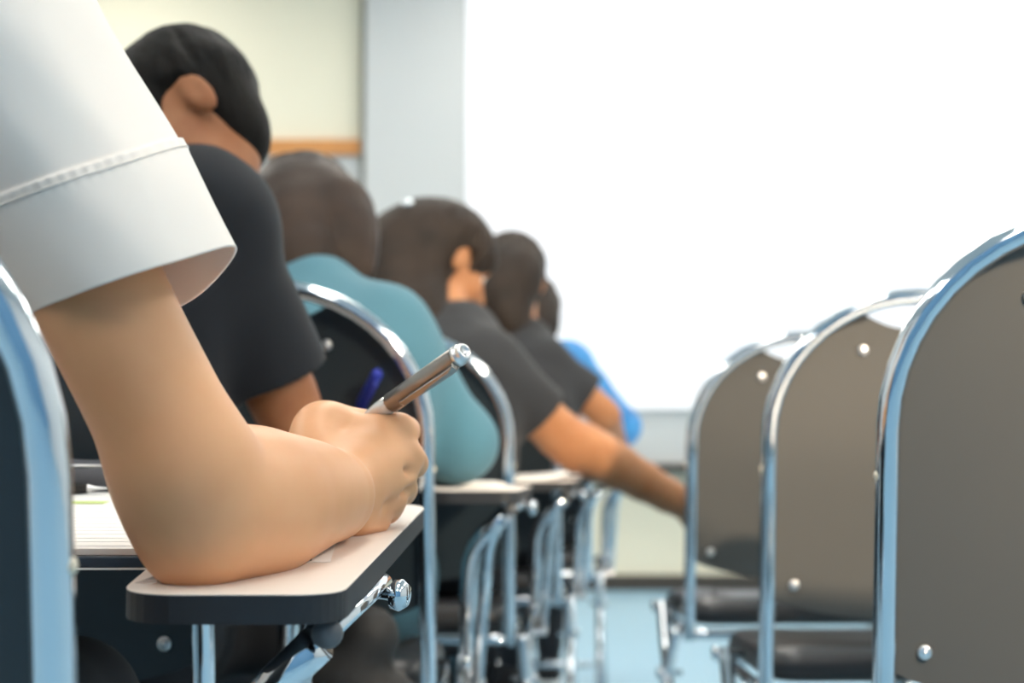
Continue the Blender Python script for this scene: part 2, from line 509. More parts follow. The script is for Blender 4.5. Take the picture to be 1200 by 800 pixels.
def hand_prims(f, w, d, n, side, s=1.0, curl=1.0):
    """relaxed half-curled hand: w wrist, d direction of palm, n back-of-hand normal, side towards thumb"""
    d = Vector(d).normalized(); n = Vector(n); n = (n - d * n.dot(d)).normalized(); sd = d.cross(n) * side
    T = lambda a, b, c: Vector(w) + (d * a + sd * b + n * c) * s
    for i, (b, L) in enumerate(((.030, .092), (.010, .096), (-.010, .090), (-.028, .082))):
        f.cone(T(.0, b * .5, 0), T(L, b, 0), .015 * s, .0105 * s, .012)
        Lf = (.040, .045, .041, .032)[i]
        p1 = T(L, b, 0); a = .5 * curl
        p2 = p1 + (d * math.cos(a) - n * math.sin(a)) * Lf * s
        a = 1.2 * curl; p3 = p2 + (d * math.cos(a) - n * math.sin(a)) * Lf * .65 * s
        a = 1.8 * curl; p4 = p3 + (d * math.cos(a) - n * math.sin(a)) * Lf * .5 * s
        f.chain([p1, p2, p3, p4], [.0098 * s, .0088 * s, .008 * s, .0072 * s], .003)
    f.chain([T(.015, .018, -.004), T(.05, .048, -.014), T(.082, .058, -.026), T(.105, .052, -.036)], [.016 * s, .0125 * s, .0105 * s, .009 * s], .006)

def make_person(label, J, head_dir, head_up, cloth, trousers, skin, hair_kind, hair_mat, h=.006, sleeve='short', bulk=1.0, head_s=1.0, folds=.0012, hand_curl=1.0, shoe='dark', ankle=False, arm_r=.039):
    """J: pelvis, chest, neck, head, sR eR wR, sL eL wL, kR fR, kL fL (world points)"""
    J = {k: Vector(v) for k, v in J.items()}
    root = empty('person', (J['pelvis'].x, J['pelvis'].y, 0), 0, label, 'person')
    inv = Matrix.Translation(-root.location)
    def fin(o):
        o.data.transform(inv); return o
    R = frame_from(head_dir, head_up)
    keys = list(J.values())
    up = [J[k] for k in ('pelvis', 'chest', 'neck', 'head', 'sR', 'eR', 'wR', 'sL', 'eL', 'wL')]
    lo = np.min([list(v) for v in up], 0) - .20; hi = np.max([list(v) for v in up], 0) + .20
    right = (J['sR'] - J['sL']).normalized()
    # ---- body
    f = Field(lo, hi, h)
    def torso(f, e, k=.05):
        for s_ in (-1, 1):
            f.chain([J['pelvis'] + right * s_ * .075, (J['pelvis'] + J['chest']) / 2 + right * s_ * .055, J['chest'] + right * s_ * .07], [(.105 + e) * bulk, (.098 + e) * bulk, (.105 + e) * bulk], k)
            f.cone(J['chest'] + right * s_ * .06, J['sR' if s_ > 0 else 'sL'], (.090 + e) * bulk, (.056 + e), k)
            f.cone(J['neck'] - Vector((0, 0, .02)), J['sR' if s_ > 0 else 'sL'], .042 + e, .046 + e, .04)
        if e == 0: f.cone(J['chest'], J['neck'] + Vector((0, -.015, -.01)), .10, .072, .08)
    torso(f, -.012)
    f.cone(J['neck'] - (J['head'] - J['neck']) * .4, J['head'] + R @ Vector((0, -.03, -.04)), .056, .05, .02)
    head_prims(f, J['head'], R, head_s)
    for s_ in 'RL':
        a, b, c = J['s' + s_], J['e' + s_], J['w' + s_]
        mid = b.lerp(c, .3)
        f.spline([a, b, mid, c], [.044, arm_r, arm_r + .002, arm_r * .7], .008, 4)
        d = (c - b).normalized()
        outward = Vector((0, 0, 1)) if abs(d.z) < .8 else Vector((0, -1, 0))
        hand_prims(f, c, d, outward, 1 if s_ == 'L' else -1, .95, hand_curl)
    body = fin(f.mesh('body', skin, root)); del f
    if ankle:
        f = Field(np.array(J['fL']) - .2, np.array(J['fL']) + .2, .005)
        d = J['kL'] - J['fL']; f.chain([J['fL'], J['fL'] + d * .3], [.033, .040], .01)
        fin(f.mesh('ankle', skin, root)); del f
    # ---- shirt
    f = Field(lo, hi, h)
    torso(f, .0)
    for s_ in 'RL':
        a, b, c = J['s' + s_], J['e' + s_], J['w' + s_]
        if sleeve == 'short':
            t = .72; e = a.lerp(b, t); d = (b - a).normalized()
            f.cone(a, a.lerp(b, 1.1), .060, .070, .03, clips=[(e, d)])
            wl = max(.006, 1.6 * h)
            f.cone(a.lerp(b, t * .6), a.lerp(b, 1.15), .060 - wl, .071 - wl, .0, op='sub', clips=[(a.lerp(b, t * .8), -d)])
        else:
            f.chain([a, b, b.lerp(c, .35), b.lerp(c, .9)], [.062, .056, .054, .038], .03)
    f.noise(folds, 38, len(label))
    # open the neckline
    f.cone(J['neck'] + (J['head'] - J['neck']) * .25, J['head'], .058, .07, .01, 'sub')
    fin(f.mesh('shirt', cloth, root)); del f
    # collar band
    # ---- trousers
    lg = [J[k] for k in ('pelvis', 'kR', 'fR', 'kL', 'fL')]
    lo = np.min([list(v) for v in lg], 0) - .17; hi = np.max([list(v) for v in lg], 0) + .17
    f = Field(lo, hi, h * 1.2)
    f.cone(J['pelvis'] - right * .07, J['pelvis'] + right * .07, .118, .118, .05)
    for s_, sg in (('R', 1), ('L', -1)):
        f.chain([J['pelvis'] + right * sg * .09 - Vector((0, 0, .01)), J['k' + s_], J['f' + s_] + (J['k' + s_] - J['f' + s_]).normalized() * .05], [.088, .062, .045], .03)
    f.noise(folds, 30, 7)
    fin(f.mesh('trousers', trousers, root)); del f
    # ---- shoes
    for s_ in 'RL':
        a = J['f' + s_]; d = J.get('toe' + s_, a + Vector((0, .17, 0))) - a; d.normalize()
        upv = Vector((0, 0, 1)) if abs(d.z) < .7 else Vector((0, -1, 0))
        Rf = frame_from(d, upv)
        T = lambda x, y, z: a + Rf @ Vector((x, y, z))
        f = Field(np.array(a) - .30, np.array(a) + .30, .006)
        f.chain([T(0, -.03, -.035), T(0, .06, -.038), T(0, .15, -.048)], [.040, .041, .030], .02)
        f.cone(T(0, 0, .03), T(0, 0, -.02), .038, .04, .02)
        f.ell(T(0, .06, -.112), (.2, .3, .05), Rf, 0, 'sub')
        sh = fin(f.mesh('shoe', M['rubber'], root))
        bm = bmesh.new()
        ol = [(.043 * math.sin(t) * (1 + .12 * math.cos(t)), .06 + .125 * -math.cos(t)) for t in [2 * PI * i / 28 for i in range(28)]]
        prism(bm, ol, -.078, -.056, bevel=.003)
        bm.transform(inv @ Matrix.Translation(a) @ Rf.to_4x4())
        tag(bm_obj('sole', bm, M['paper'], sh), 'white rubber sole')
    # ---- hair
    c = J['head']; s = head_s
    T = lambda x, y, z: c + R @ Vector((x, y, z)) * s
    f = Field(np.array(c) - .30, np.array(c) + .30, .004 if h > .004 else h)
    if hair_kind == 'short':
        f.chain([P(250, 150, 1.93), P(256, 182, 1.90), P(268, 214, 1.885)], [.030, .026, .012], .03)
        f.ell(T(0, -.016, .040), np.array((.083, .103, .088)) * s, R, 0)
        f.ell(T(0, -.050, -.02), np.array((.068, .055, .075)) * s, R, .02)
        hair_clumps(f, lambda x, y, z: T(x * .95, y * .93, z * .96), R, s, 3, 120, .0045, 140)
        f.ell(T(0, .115, -.055), np.array((.09, .085, .105)) * s, R, .008, 'sub')
        for e in (-1, 1): f.ell(T(e * .088, .016, -.03), np.array((.034, .040, .058)) * s, R, .008, 'sub')
    else:
        f.ell(T(0, -.018, .040), np.array((.090, .110, .092)) * s, R, 0)
        f.ell(T(0, -.065, -.03), np.array((.080, .060, .10)) * s, R, .03)
        hair_clumps(f, T, R, s, len(label), 70)
        f.ell(T(0, .125, -.05), np.array((.085, .085, .110)) * s, R, .008, 'sub')
        for e in (-1, 1): f.ell(T(e * .092, .008, -.015), np.array((.03, .03, .042)) * s, R, .008, 'sub')
        for pts, rs in J_hair.get(hair_kind, []):
            f.spline([Vector(p) for p in pts], rs, .03, 4)
            rg = random.Random(5); L_ = [Vector(p) for p in pts]
            for i in range(16):
                a_ = 2 * PI * i / 16; o_ = Vector((math.cos(a_), .4 * math.sin(a_) - .4, math.sin(a_) * .6))
                f.spline([p + o_ * r_ * rg.uniform(.88, 1.06) for p, r_ in zip(L_, rs)] , [.010] * len(L_), .005, 4)
    # locks
    rng = random.Random(len(label))
    f.noise(.0012, 45, 3)
    fin(f.mesh('hair', hair_mat, root)); del f
    # ---- eyes
    for e in (-1, 1):
        bm = bmesh.new(); bmesh.ops.create_uvsphere(bm, u_segments=16, v_segments=10, radius=.0115 * s)
        bm.transform(inv @ Matrix.Translation(T(e * .031, .073, .006)))
        ey = bm_obj('eye', bm, M['eye'], root)
        bm = bmesh.new(); bmesh.ops.create_uvsphere(bm, u_segments=12, v_segments=8, radius=.0055 * s)
        bm.transform(inv @ Matrix.Translation(T(e * .031, .0815, .004)))
        bm_obj('iris', bm, M['iris'], ey)
    return root, R, T, inv
J_hair = {}
def hair_clumps(f, T, R, s, seed, n=70, r=.0095, low=118):
    rng = random.Random(seed)
    for i in range(n):
        ph = 2 * PI * (i + rng.random() * .8) / n
        end = math.radians(rng.uniform(60, low))
        pts = []; rs = []
        m = 6; tw = rng.uniform(-.25, .25)
        for k in range(m + 1):
            th = end * (k + .35) / (m + .35); p = ph + tw * k / m
            e = 1.0 + rng.uniform(-.012, .022)
            x, y, z = math.sin(th) * math.cos(p) * .086, math.sin(th) * math.sin(p) * .106, math.cos(th) * .090
            pts.append(T(x * e, -.026 + y * e + .012 * math.sin(th), .040 + z * e)); rs.append((r if k < m else .004) * s)
        f.spline(pts, rs, .005, 3)


def legs(px, py, spread=.1, fy=.12, h=.50):
    """knees forward of the pelvis, feet on the floor"""
    return {'kR': (px + spread, py + .40, h), 'kL': (px - spread, py + .40, h), 'fR': (px + spread, py + .40 + fy, .08), 'fL': (px - spread, py + .40 + fy, .08)}

# --- second person: black short-sleeved shirt, head turned down to the left, ankle crossed over the knee
sR = P(250, 268, 1.80)
J = dict(pelvis=(-.50, 1.74, .57), chest=(-.475, 1.82, .90), neck=P(226, 240, 1.84), head=P(216, 147, 1.88), sR=sR, eR=P(352, 512, 1.86), wR=P(405, 545, 2.08),
         sL=sR + Vector((0, 0, -.035)) + Vector((-.33, .06, -.0)), eL=(-.70, 1.98, .76), wL=(-.56, 2.16, .735), kR=(-.40, 2.08, .51), fR=(-.40, 2.20, .08), kL=(-.59, 2.07, .58), fL=P(418, 772, 1.93) )
J['toeL'] = J['fL'] + Vector((.14, .0, -.07))
make_person('person in a black short-sleeved shirt with short dark hair, head bowed, holding a blue pen', J, (-.80, -.38, -.42), (-.15, .30, .9), M['black_cloth'], M['dark_trousers'], M['skin_tan'], 'short', M['hair_black'], h=.005, head_s=.93, ankle=True)

# --- third person: teal top, long brown hair
sR = P(452, 385, 2.45)
head = P(362, 278, 2.68)
J_hair['teal'] = [([P(350, 248, 2.62), P(340, 280, 2.56), P(352, 318, 2.50)], [.082, .075, .045]), ([P(385, 252, 2.62), P(400, 285, 2.58), P(415, 318, 2.54)], [.070, .050, .022])]
J = dict(pelvis=(-.30, 2.38, .57), chest=(-.285, 2.45, .88), neck=P(362, 345, 2.52), head=head, sR=sR, eR=P(538, 520, 2.50), wR=(-.17, 2.74, .735),
         sL=sR + Vector((0, 0, -.035)) + Vector((-.33, .04, .02)), eL=(-.50, 2.60, .76), wL=(-.30, 2.78, .735), **legs(-.30, 2.38))
make_person('person in a teal long-sleeved top with long dark brown hair, leaning over the desk', J, (.35, .75, -.62), (0, .6, 1), M['teal_cloth'], M['teal_trousers'], M['skin_warm'], 'teal', M['hair_brown'], h=.006, sleeve='long', bulk=1.05)

# --- fourth person: dark shirt, bare arm stretched across the aisle
sR = P(572, 425, 3.20)
J_hair['clip'] = [([P(500, 275, 3.42), P(468, 285, 3.38), P(462, 330, 3.34), P(480, 375, 3.28)], [.07, .062, .055, .035]), ([P(505, 290, 3.40), P(495, 330, 3.36), P(505, 375, 3.28)], [.06, .05, .035])]
J = dict(pelvis=(-.18, 3.17, .57), chest=(-.13, 3.24, .88), neck=P(538, 388, 3.32), head=P(522, 312, 3.42), sR=sR, eR=P(655, 508, 3.28), wR=P(800, 590, 3.45),
         sL=sR + Vector((0, 0, -.035)) + Vector((-.33, .08, .03)), eL=(-.34, 3.42, .78), wL=(-.16, 3.55, .735), **legs(-.20, 3.16))
make_person('person in a faded black shirt stretching a bare forearm across the aisle', J, (.78, .50, -.5), (.1, .2, 1), M['grey_cloth'], M['dark_trousers'], M['skin_warm'], 'clip', M['hair_dbrown'], h=.005, bulk=1.0, arm_r=.049)

# --- fifth person
sR = P(640, 428, 3.98)
J_hair['fifth'] = [([P(600, 320, 4.1), P(590, 350, 4.06), P(600, 385, 4.03)], [.07, .06, .04])]
J = dict(pelvis=(-.07, 3.94, .57), chest=(-.01, 3.98, .88), neck=P(612, 400, 4.08), head=P(600, 336, 4.16), sR=sR, eR=P(703, 480, 4.02), wR=P(722, 520, 4.25),
         sL=sR + Vector((0, 0, -.035)) + Vector((-.34, .06, .03)), eL=(-.26, 4.15, .78), wL=(-.06, 4.28, .735), **legs(-.09, 3.94))
make_person('person in a black short-sleeved shirt with dark hair, behind the one reaching out', J, (.05, .85, -.5), (0, .5, 1), M['grey_cloth'], M['dark_trousers'], M['skin_warm'], 'fifth', M['hair_dbrown'], h=.006)

# --- sixth person
sR = P(668, 425, 4.72)
J_hair['sixth'] = [([P(624, 360, 4.86), P(628, 385, 4.80)], [.075, .06])]
J = dict(pelvis=(.03, 4.68, .57), chest=(.06, 4.72, .86), neck=P(628, 415, 4.82), head=P(622, 375, 4.90), sR=sR, eR=P(728, 500, 4.76), wR=(.20, 5.02, .74),
         sL=sR + Vector((0, 0, -.035)) + Vector((-.34, .06, .02)), eL=(-.14, 4.9, .78), wL=(.02, 5.04, .735), **legs(.02, 4.68))
make_person('person in a bright blue top, farthest of the writing row', J, (.1, .85, -.5), (0, .5, 1), M['blue_cloth'], M['dark_trousers'], M['skin_warm'], 'sixth', M['hair_dbrown'], h=.010, sleeve='long')

# --- first person: white shirt, the writing arm in focus
p1 = empty('person', (-.50, .95, 0), 0, 'person in a white short-sleeved shirt, bare forearm on the nearest tablet, gripping a grey pen', 'person')
inv1 = Matrix.Translation(-p1.location)
f = Field((-.78, .72, .60), (.02, 1.42, 1.42), .0025)
S1 = Vector((-.352, .965, 1.045))
# torso, neck, head, other arm (outside the frame)
right = Vector((1, 0, 0))
for s_ in (-1, 1):
    f.chain([(-.50 + s_ * .07, .96, .60), (-.51 + s_ * .055, .97, .74), (-.51 + s_ * .065, 1.0, .92)], [.088, .082, .088], .05)
    f.cone((-.51 + s_ * .06, 1.0, .93), (-.51 + s_ * .165, .97, 1.035), .07, .048, .05)
f.cone((-.51, 1.0, 1.05), (-.50, 1.07, 1.18), .05, .048, .03)
Rh = frame_from((.25, .8, -.55), (0, .5, 1))
head_prims(f, (-.50, 1.10, 1.25), Rh)
f.chain([(-.675, .97, 1.03), (-.71, 1.0, .76), (-.60, 1.20, .715)], [.045, .040, .028], .012)
# writing arm
f.spline([S1, P(20, 130, .955), P(90, 290, .957), P(131, 375, .960), P(189, 490, .968), P(220, 560, .976), P(236, 606, .985)], [.050, .043, .0395, .0385, .0390, .0390, .0375], .006)
f.spline([P(236, 606, .985), P(265, 597, 1.02), P(300, 590, 1.06), P(335, 584, 1.10), P(365, 580, 1.145), P(388, 582, 1.19)], [.0385, .0430, .0450, .0395, .0340, .0285], .010)
f.cone(P(220, 560, .975), P(280, 592, 1.04), .036, .040, .03)
f.ball(P(224, 648, .980), .0180, .022)
# hand
HZ = .035
q = lambda x, y, z: P(x, y, z + HZ)
f.cone(P(380, 576, 1.19), q(404, 568, 1.205), .0275, .026, .02)
mc = [((384, 538, 1.205), .0175, (466, 510, 1.256), .0145), ((388, 556, 1.188), .0180, (478, 536, 1.246), .0130),
      ((392, 574, 1.185), .0170, (470, 562, 1.238), .0118), ((400, 594, 1.190), .0155, (460, 586, 1.238), .0110)]
for a, ra, b, rb in mc: f.cone(q(*a), q(*b), ra, rb, .014)
for a, ra, b, rb in mc[:3]: f.cone(q(a[0] + 4, a[1], a[2] + .02), q(b[0] - 14, b[1], b[2] + .022), ra, rb, .012)
# heel of the hand resting on the tablet
f.cone(q(414, 608, 1.20), q(440, 608, 1.235), .0150, .0130, .004)
# thumb: leaves the palm side, lies along the top of the fist
f.spline([q(366, 545, 1.20), q(374, 499, 1.240), q(412, 502, 1.275), q(446, 506, 1.285)], [.018, .0150, .0115, .0098], .012)
f.cone(q(374, 503, 1.235), q(464, 502, 1.258), .0115, .0108, .014)
# index, middle, ring, little finger curled round
f.spline([q(468, 505, 1.256), q(475, 505, 1.290), q(450, 512, 1.312), q(428, 512, 1.302)], [.0128, .0108, .0095, .0085], .005, 4)
f.spline([q(478, 534, 1.246), q(486, 545, 1.278), q(456, 552, 1.302), q(432, 550, 1.292)], [.0120, .0104, .0095, .0085], .003, 4)
f.spline([q(470, 562, 1.238), q(473, 577, 1.268), q(448, 580, 1.290), q(428, 578, 1.280)], [.0112, .0100, .009, .008], .003, 4)
f.cone(q(424, 577, 1.222), q(486, 575, 1.236), .0025, .0045, .007, 'sub')
f.cone(q(452, 592, 1.214), q(480, 594, 1.222), .002, .005, .012, 'sub')
f.cone(q(455, 549, 1.224), q(486, 553, 1.230), .001, .002, .008, 'sub')
f.spline([q(460, 586, 1.238), q(454, 600, 1.260), q(432, 604, 1.275), q(420, 600, 1.268)], [.0108, .0096, .0085, .0078], .0025, 4)
hand_prims(f, (-.60, 1.20, .715), (.8, .6, 0), (0, 0, 1), 1, .95)
o = f.mesh('body', M['skin'], p1, smooth=2); o.data.transform(inv1); del f
# shirt: torso and far sleeve
f = Field((-.86, .74, .52), (-.20, 1.25, 1.25), .005)
for s_ in (-1, 1):
    f.chain([(-.50 + s_ * .075, .96, .60), (-.51 + s_ * .06, .97, .74), (-.51 + s_ * .07, 1.0, .92)], [.105, .10, .102], .05)
    f.cone((-.51 + s_ * .06, 1.0, .93), (-.51 + s_ * .165, .97, 1.035), .085, .062, .05)
d = Vector((-.035, .03, -.27)).normalized()
f.cone((-.675, .97, 1.03), (-.705, .995, .80), .06, .068, .03, clips=[((-.70, .99, .85), d)])
f.noise(.0012, 38, 2)
f.cone((-.51, 1.01, 1.07), (-.50, 1.07, 1.2), .06, .07, .01, 'sub')
o = f.mesh('shirt', M['white_cloth'], p1); o.data.transform(inv1); del f
# near sleeve, with a turned-up cuff and stitched seam
hem = [(273, 290, .965), (212, 305, .915), (150, 324, .898), (90, 346, .905), (37, 371, .95), (72, 392, 1.02), (140, 386, 1.045), (214, 357, 1.035), (254, 324, 1.0)]
top = [(78, -75, .985), (20, -70, .90), (-60, -50, .87), (-140, -20, .88), (-215, 20, .93), (-185, 40, 1.0), (-120, 20, 1.04), (-20, -20, 1.045), (40, -50, 1.02)]
def closed_spline(pts, n=8):
    N = len(pts); out = []
    for i in range(N):
        p0, p1_, p2, p3 = pts[i - 1], pts[i], pts[(i + 1) % N], pts[(i + 2) % N]
        for k in range(n):
            t = k / n
            out.append(0.5 * ((2 * p1_) + (p2 - p0) * t + (2 * p0 - 5 * p1_ + 4 * p2 - p3) * t * t + (3 * p1_ - p0 - 3 * p2 + p3) * t ** 3))
    return out
H = closed_spline([P(*a) for a in hem], 16); Tp = closed_spline([P(*a) for a in top], 16)
def sleeve_ring(t, off):
    c = sum(H, Vector()) / len(H) * (1 - t) + sum(Tp, Vector()) / len(Tp) * t
    out = []
    for i, (a, b) in enumerate(zip(H, Tp)):
        p = a.lerp(b, t); d = (p - c).normalized()
        ang = 2 * PI * i / len(H)
        w = .0050 * math.sin(2 * ang + 7 * t) * min(1, t * 3) + .0012 * math.sin(7 * ang - 9 * t) * min(1, t * 4)
        out.append(p + d * (off + w * .5))
    return out
SE = .34
ts = [0, .006] + [SE * k / 14 for k in range(1, 14)] + [SE - .012, SE - .004, SE, SE + .004, SE + .012] + [SE + (1 - SE) * k / 24 for k in range(1, 25)]
bm = bmesh.new(); rings = []
for t in ts:
    off = .0020 if t < SE - .002 else (.0006 if t < SE + .002 else 0)
    rg = sleeve_ring(t, off)
    if SE - .03 < t < SE - .001:                       # puckers along the stitching
        c = sum(rg, Vector()) / len(rg)
        rg = [p + (p - c).normalized() * .0007 * math.sin(i * 1.9) for i, p in enumerate(rg)]
    rings.append([bm.verts.new(p) for p in rg])
n = len(H)
for A, B in zip(rings, rings[1:]):
    for k in range(n): bm.faces.new((A[k], A[(k + 1) % n], B[(k + 1) % n], B[k]))
bm.transform(inv1)
o = bm_obj('sleeve', bm, M['white_cloth'], p1)
sd = o.modifiers.new('thick', 'SOLIDIFY'); sd.thickness = .0016; sd.offset = -1
tag(o, 'short white sleeve with a stitched turned-up cuff')
bm = bmesh.new()                                        # stitching ridge
rg = sleeve_ring(SE - .03, .0026)
add_tube(bm, rg, .0005, 6, closed=True); bm.transform(inv1)
bm_obj('stitching', bm, M['white_cloth'], o)
# trousers, shoes, hair for the first person
f = Field((-.80, .80, .0), (-.20, 1.72, .74), .008)
f.cone((-.57, .95, .575), (-.43, .95, .575), .11, .11, .05)
for s_ in (-1, 1): f.chain([(-.50 + s_ * .09, .97, .555), (-.50 + s_ * .12, 1.36, .53), (-.50 + s_ * .12, 1.46, .10)], [.082, .060, .046], .03)
f.noise(.0012, 30, 7)
o = f.mesh('trousers', M['dark_trousers'], p1); o.data.transform(inv1)
for s_ in (-1, 1):
    a = Vector((-.50 + s_ * .12, 1.46, .08))
    f = Field(np.array(a) - .25, np.array(a) + .25, .006)
    f.chain([a + Vector((0, -.03, -.035)), a + Vector((0, .06, -.038)), a + Vector((0, .15, -.048))], [.04, .041, .03], .02)
    f.cone(a + Vector((0, 0, .03)), a + Vector((0, 0, -.02)), .038, .04, .02)
    f.ell(a + Vector((0, .06, -.125)), (.2, .3, .05), None, 0, 'sub')
    o = f.mesh('shoe', M['rubber'], p1); o.data.transform(inv1)
c = Vector((-.50, 1.10, 1.25)); T = lambda x, y, z: c + Rh @ Vector((x, y, z))
f = Field(np.array(c) - .25, np.array(c) + .25, .005)
f.ell(T(0, -.018, .040), (.086, .106, .09), Rh, 0); f.ell(T(0, -.06, -.03), (.075, .058, .09), Rh, .03)
f.ell(T(0, .125, -.05), (.085, .085, .11), Rh, .008, 'sub'); f.noise(.0016, 120, 3)
o = f.mesh('hair', M['hair_black'], p1); o.data.transform(inv1); del f

# ---------------------------------------------------------------- the pens
def pen(name, a, b, r, label, barrel, grip, group=None):
    a = Vector(a); b = Vector(b); L = (b - a).length
    root = empty(name, a, 0, label, 'pen', group)
    d = (a - b).normalized()                       # from the tip to the top
    o = lambda h: (b - root.location) + d * h
    bm = bmesh.new(); add_lathe(bm, [(0, 0), (.0006, .0005), (r * .35, .012), (r * .8, .020)], o(0), d, 24); bm_obj('tip', bm, M['chrome_rough'], root)
    bm = bmesh.new(); add_lathe(bm, [(r * .8, .018), (r * .92, .03), (r * .92, L * .32), (r * .85, L * .325)], o(0), d, 24); bm_obj('grip', bm, grip, root)
    bm = bmesh.new(); add_lathe(bm, [(r * .9, L * .32), (r, L * .33), (r, L * .93), (r * .96, L * .935), (0, L * .935)], o(0), d, 28); bm_obj('barrel', bm, barrel, root)
    bm = bmesh.new(); add_lathe(bm, [(r * .9, L * .93), (r * 1.04, L * .932), (r * 1.04, L * .955), (r * .9, L * .96), (r * .9, L * .985), (r * .78, L), (r * .55, L), (r * .5, L * .99), (0, L * .99)], o(0), d, 28)
    bm_obj('end_cap', bm, M['chrome_rough'] if barrel is not M.get('blue_plastic') else barrel, root)
    side = d.cross(Vector((0, 0, 1))).normalized()
    dn = (side.cross(d)).normalized()
    off = Vector((.35, -1, -.45)); off = (off - d * off.dot(d)).normalized()
    if off.y > 0: off = -off
    bm = bmesh.new()
    w = d.cross(off)
    secs = []
    for h, e in ((.93, .15), (.925, 1.35), (.88, 1.5), (.70, 1.4), (.45, 1.22), (.43, 1.0)):
        c_ = o(L * h) + off * r * e
        secs.append([bm.verts.new(c_ + w * sx * r * (.38 if h > .6 else .30) + off * sz * r * .16) for sx, sz in ((-1, -1), (1, -1), (1, 1), (-1, 1))])
    for A, B in zip(secs, secs[1:]):
        for k in range(4): bm.faces.new((A[k], A[(k + 1) % 4], B[(k + 1) % 4], B[k]))
    bm.faces.new(secs[0][::-1]); bm.faces.new(secs[-1])
    bmesh.ops.bevel(bm, geom=bm.edges[:], offset=r * .06, segments=1, affect='EDGES')
    bm_obj('clip', bm, M['pen_clip'] if barrel is not M.get('blue_plastic') else barrel, root)
    return root
M['gunmetal'] = mat('grey_metal_barrel', '#8b8681', .28, .85)
M['pen_clip'] = mat('pen_clip_metal', '#a39c95', .22, .95)
M['clear_plastic'] = mat('clear_grip', '#d8d8d6', .15, .4)
M['blue_plastic'] = mat('blue_plastic', '#26349a', .3)
ptop, pmid = P(545, 411, 1.225), P(434, 489, 1.30)
pdir = (pmid - ptop)
pen('pen', ptop, ptop + pdir.normalized() * .138, .0083, 'grey metal pen with a clip gripped in the fist ', M['gunmetal'], M['clear_plastic'])
pen('pen', P(443, 436, 2.06), P(405, 510, 2.16), .0075, 'blue plastic pen held by the person in the black shirt, seen behind the fist', M['blue_plastic'], M['blue_plastic'])

# ------------------------------------------------- things lying on the tablets
def tabz(y): return .6685 + .061 * (y - .93)
def slab(name, corners, z0, th, m, label=None, cat=None, parent=None, zf=None, bev=.0):
    zf = zf or (lambda x, y: 0)
    bm = bmesh.new(); prism(bm, corners, z0, z0 + th, zf, bevel=bev)
    o = bm_obj(name, bm, m, parent, smooth=False)
    if label: tag(o, label, cat)
    return o
zt = lambda x, y: .061 * (y - .93)
tz = .6685
# small sheet under the forearm
def ontab(px, py, lift=0):
    # intersection of the pixel ray with the first tablet's surface
    lo, hi = .6, 3.0
    for _ in range(50):
        m_ = (lo + hi) / 2; p = P(px, py, m_)
        if p.z > tabz(m_) + lift: lo = m_
        else: hi = m_
    return P(px, py, lo)
A = ontab(387, 659); B = ontab(397, 626)
u = (A - B); u.z = 0; u.normalize(); v = Vector((u.y, -u.x, 0))
if v.x > 0: v = -v
B2 = A - u * .15
s = slab('question_slip', [(A.x, A.y), (B2.x, B2.y), (B2.x + v.x * .10, B2.y + v.y * .10), (A.x + v.x * .10, A.y + v.y * .10)], tz + .0002, .0003, M['paper'], 'small white paper slip lying under the forearm on the nearest tablet', 'paper', zf=zt)
g = M['ink'] = mat('grey_ink', '#4a4a4c', .8)
a1 = A + v * .013 - u * .006; b1 = a1 - u * .05
slab('printed_line', [(a1.x, a1.y), (b1.x, b1.y), (b1.x + v.x * .0008, b1.y + v.y * .0008), (a1.x + v.x * .0008, a1.y + v.y * .0008)], tz + .0005, .0002, g, parent=s, zf=zt)
# clear tape near the corner
c_ = ontab(182, 678)
M['tape'] = mat('clear_glossy_tape', '#f5efe9', .05, coat=1)
slab('tape', [(c_.x - .008, c_.y - .020), (c_.x + .004, c_.y - .022), (c_.x + .016, c_.y + .06), (c_.x + .004, c_.y + .06)], tz + .0001, .0002, M['tape'], 'strip of glossy clear tape on the left corner of the nearest tablet', 'tape', zf=zt)
# folder and papers
M['folder'] = mat('dark_blue_folder', '#3a4654', .3, coat=.4)
L0 = P(-25, 669, 1.04); R0 = P(212, 669, 1.04)
yn, yf = 1.04, 1.50
fz = lambda x, y: .040 * (y - 1.04)
bz = tabz(1.04) + .0005
fo = slab('ring_folder', [(-.46, yn), (-.19, yn), (-.19, yf), (-.46, yf)], bz, .0075, M['folder'], 'flat blue-grey folder under the white papers beside the writing arm', 'folder', zf=lambda x, y: .066 * (y - 1.04), bev=.001)
slab('edge_strip', [(-.455, yn - .002), (-.192, yn - .002), (-.192, yn), (-.455, yn)], bz - .001, .0012, M['paper'], parent=fo)
zb = bz + .0078
pp = slab('paper_stack', [(-.45, yn + .006), (-.20, yn + .006), (-.20, yf - .03), (-.45, yf - .03)], zb, .004, M['paper'], 'stack of white printed papers with a green highlighted line', 'papers', zf=lambda x, y: .066 * (y - 1.04))
M['green_mark'] = mat('green_highlighter', '#c9d98a', .8)
M['print'] = mat('faint_print', '#ecebed', .8)
for i in range(13):
    y = yn + .02 + i * .022
    slab('printed_line', [(-.44, y), (-.215, y), (-.215, y + .0012), (-.44, y + .0012)], zb + .0041, .0002, M['print'], parent=pp, zf=lambda x, y: .066 * (y - 1.04))
slab('highlighted_line', [(-.45, 1.345), (-.347, 1.345), (-.347, 1.368), (-.45, 1.368)], zb + .0044, .0002, M['green_mark'], parent=pp, zf=lambda x, y: .066 * (y - 1.04))
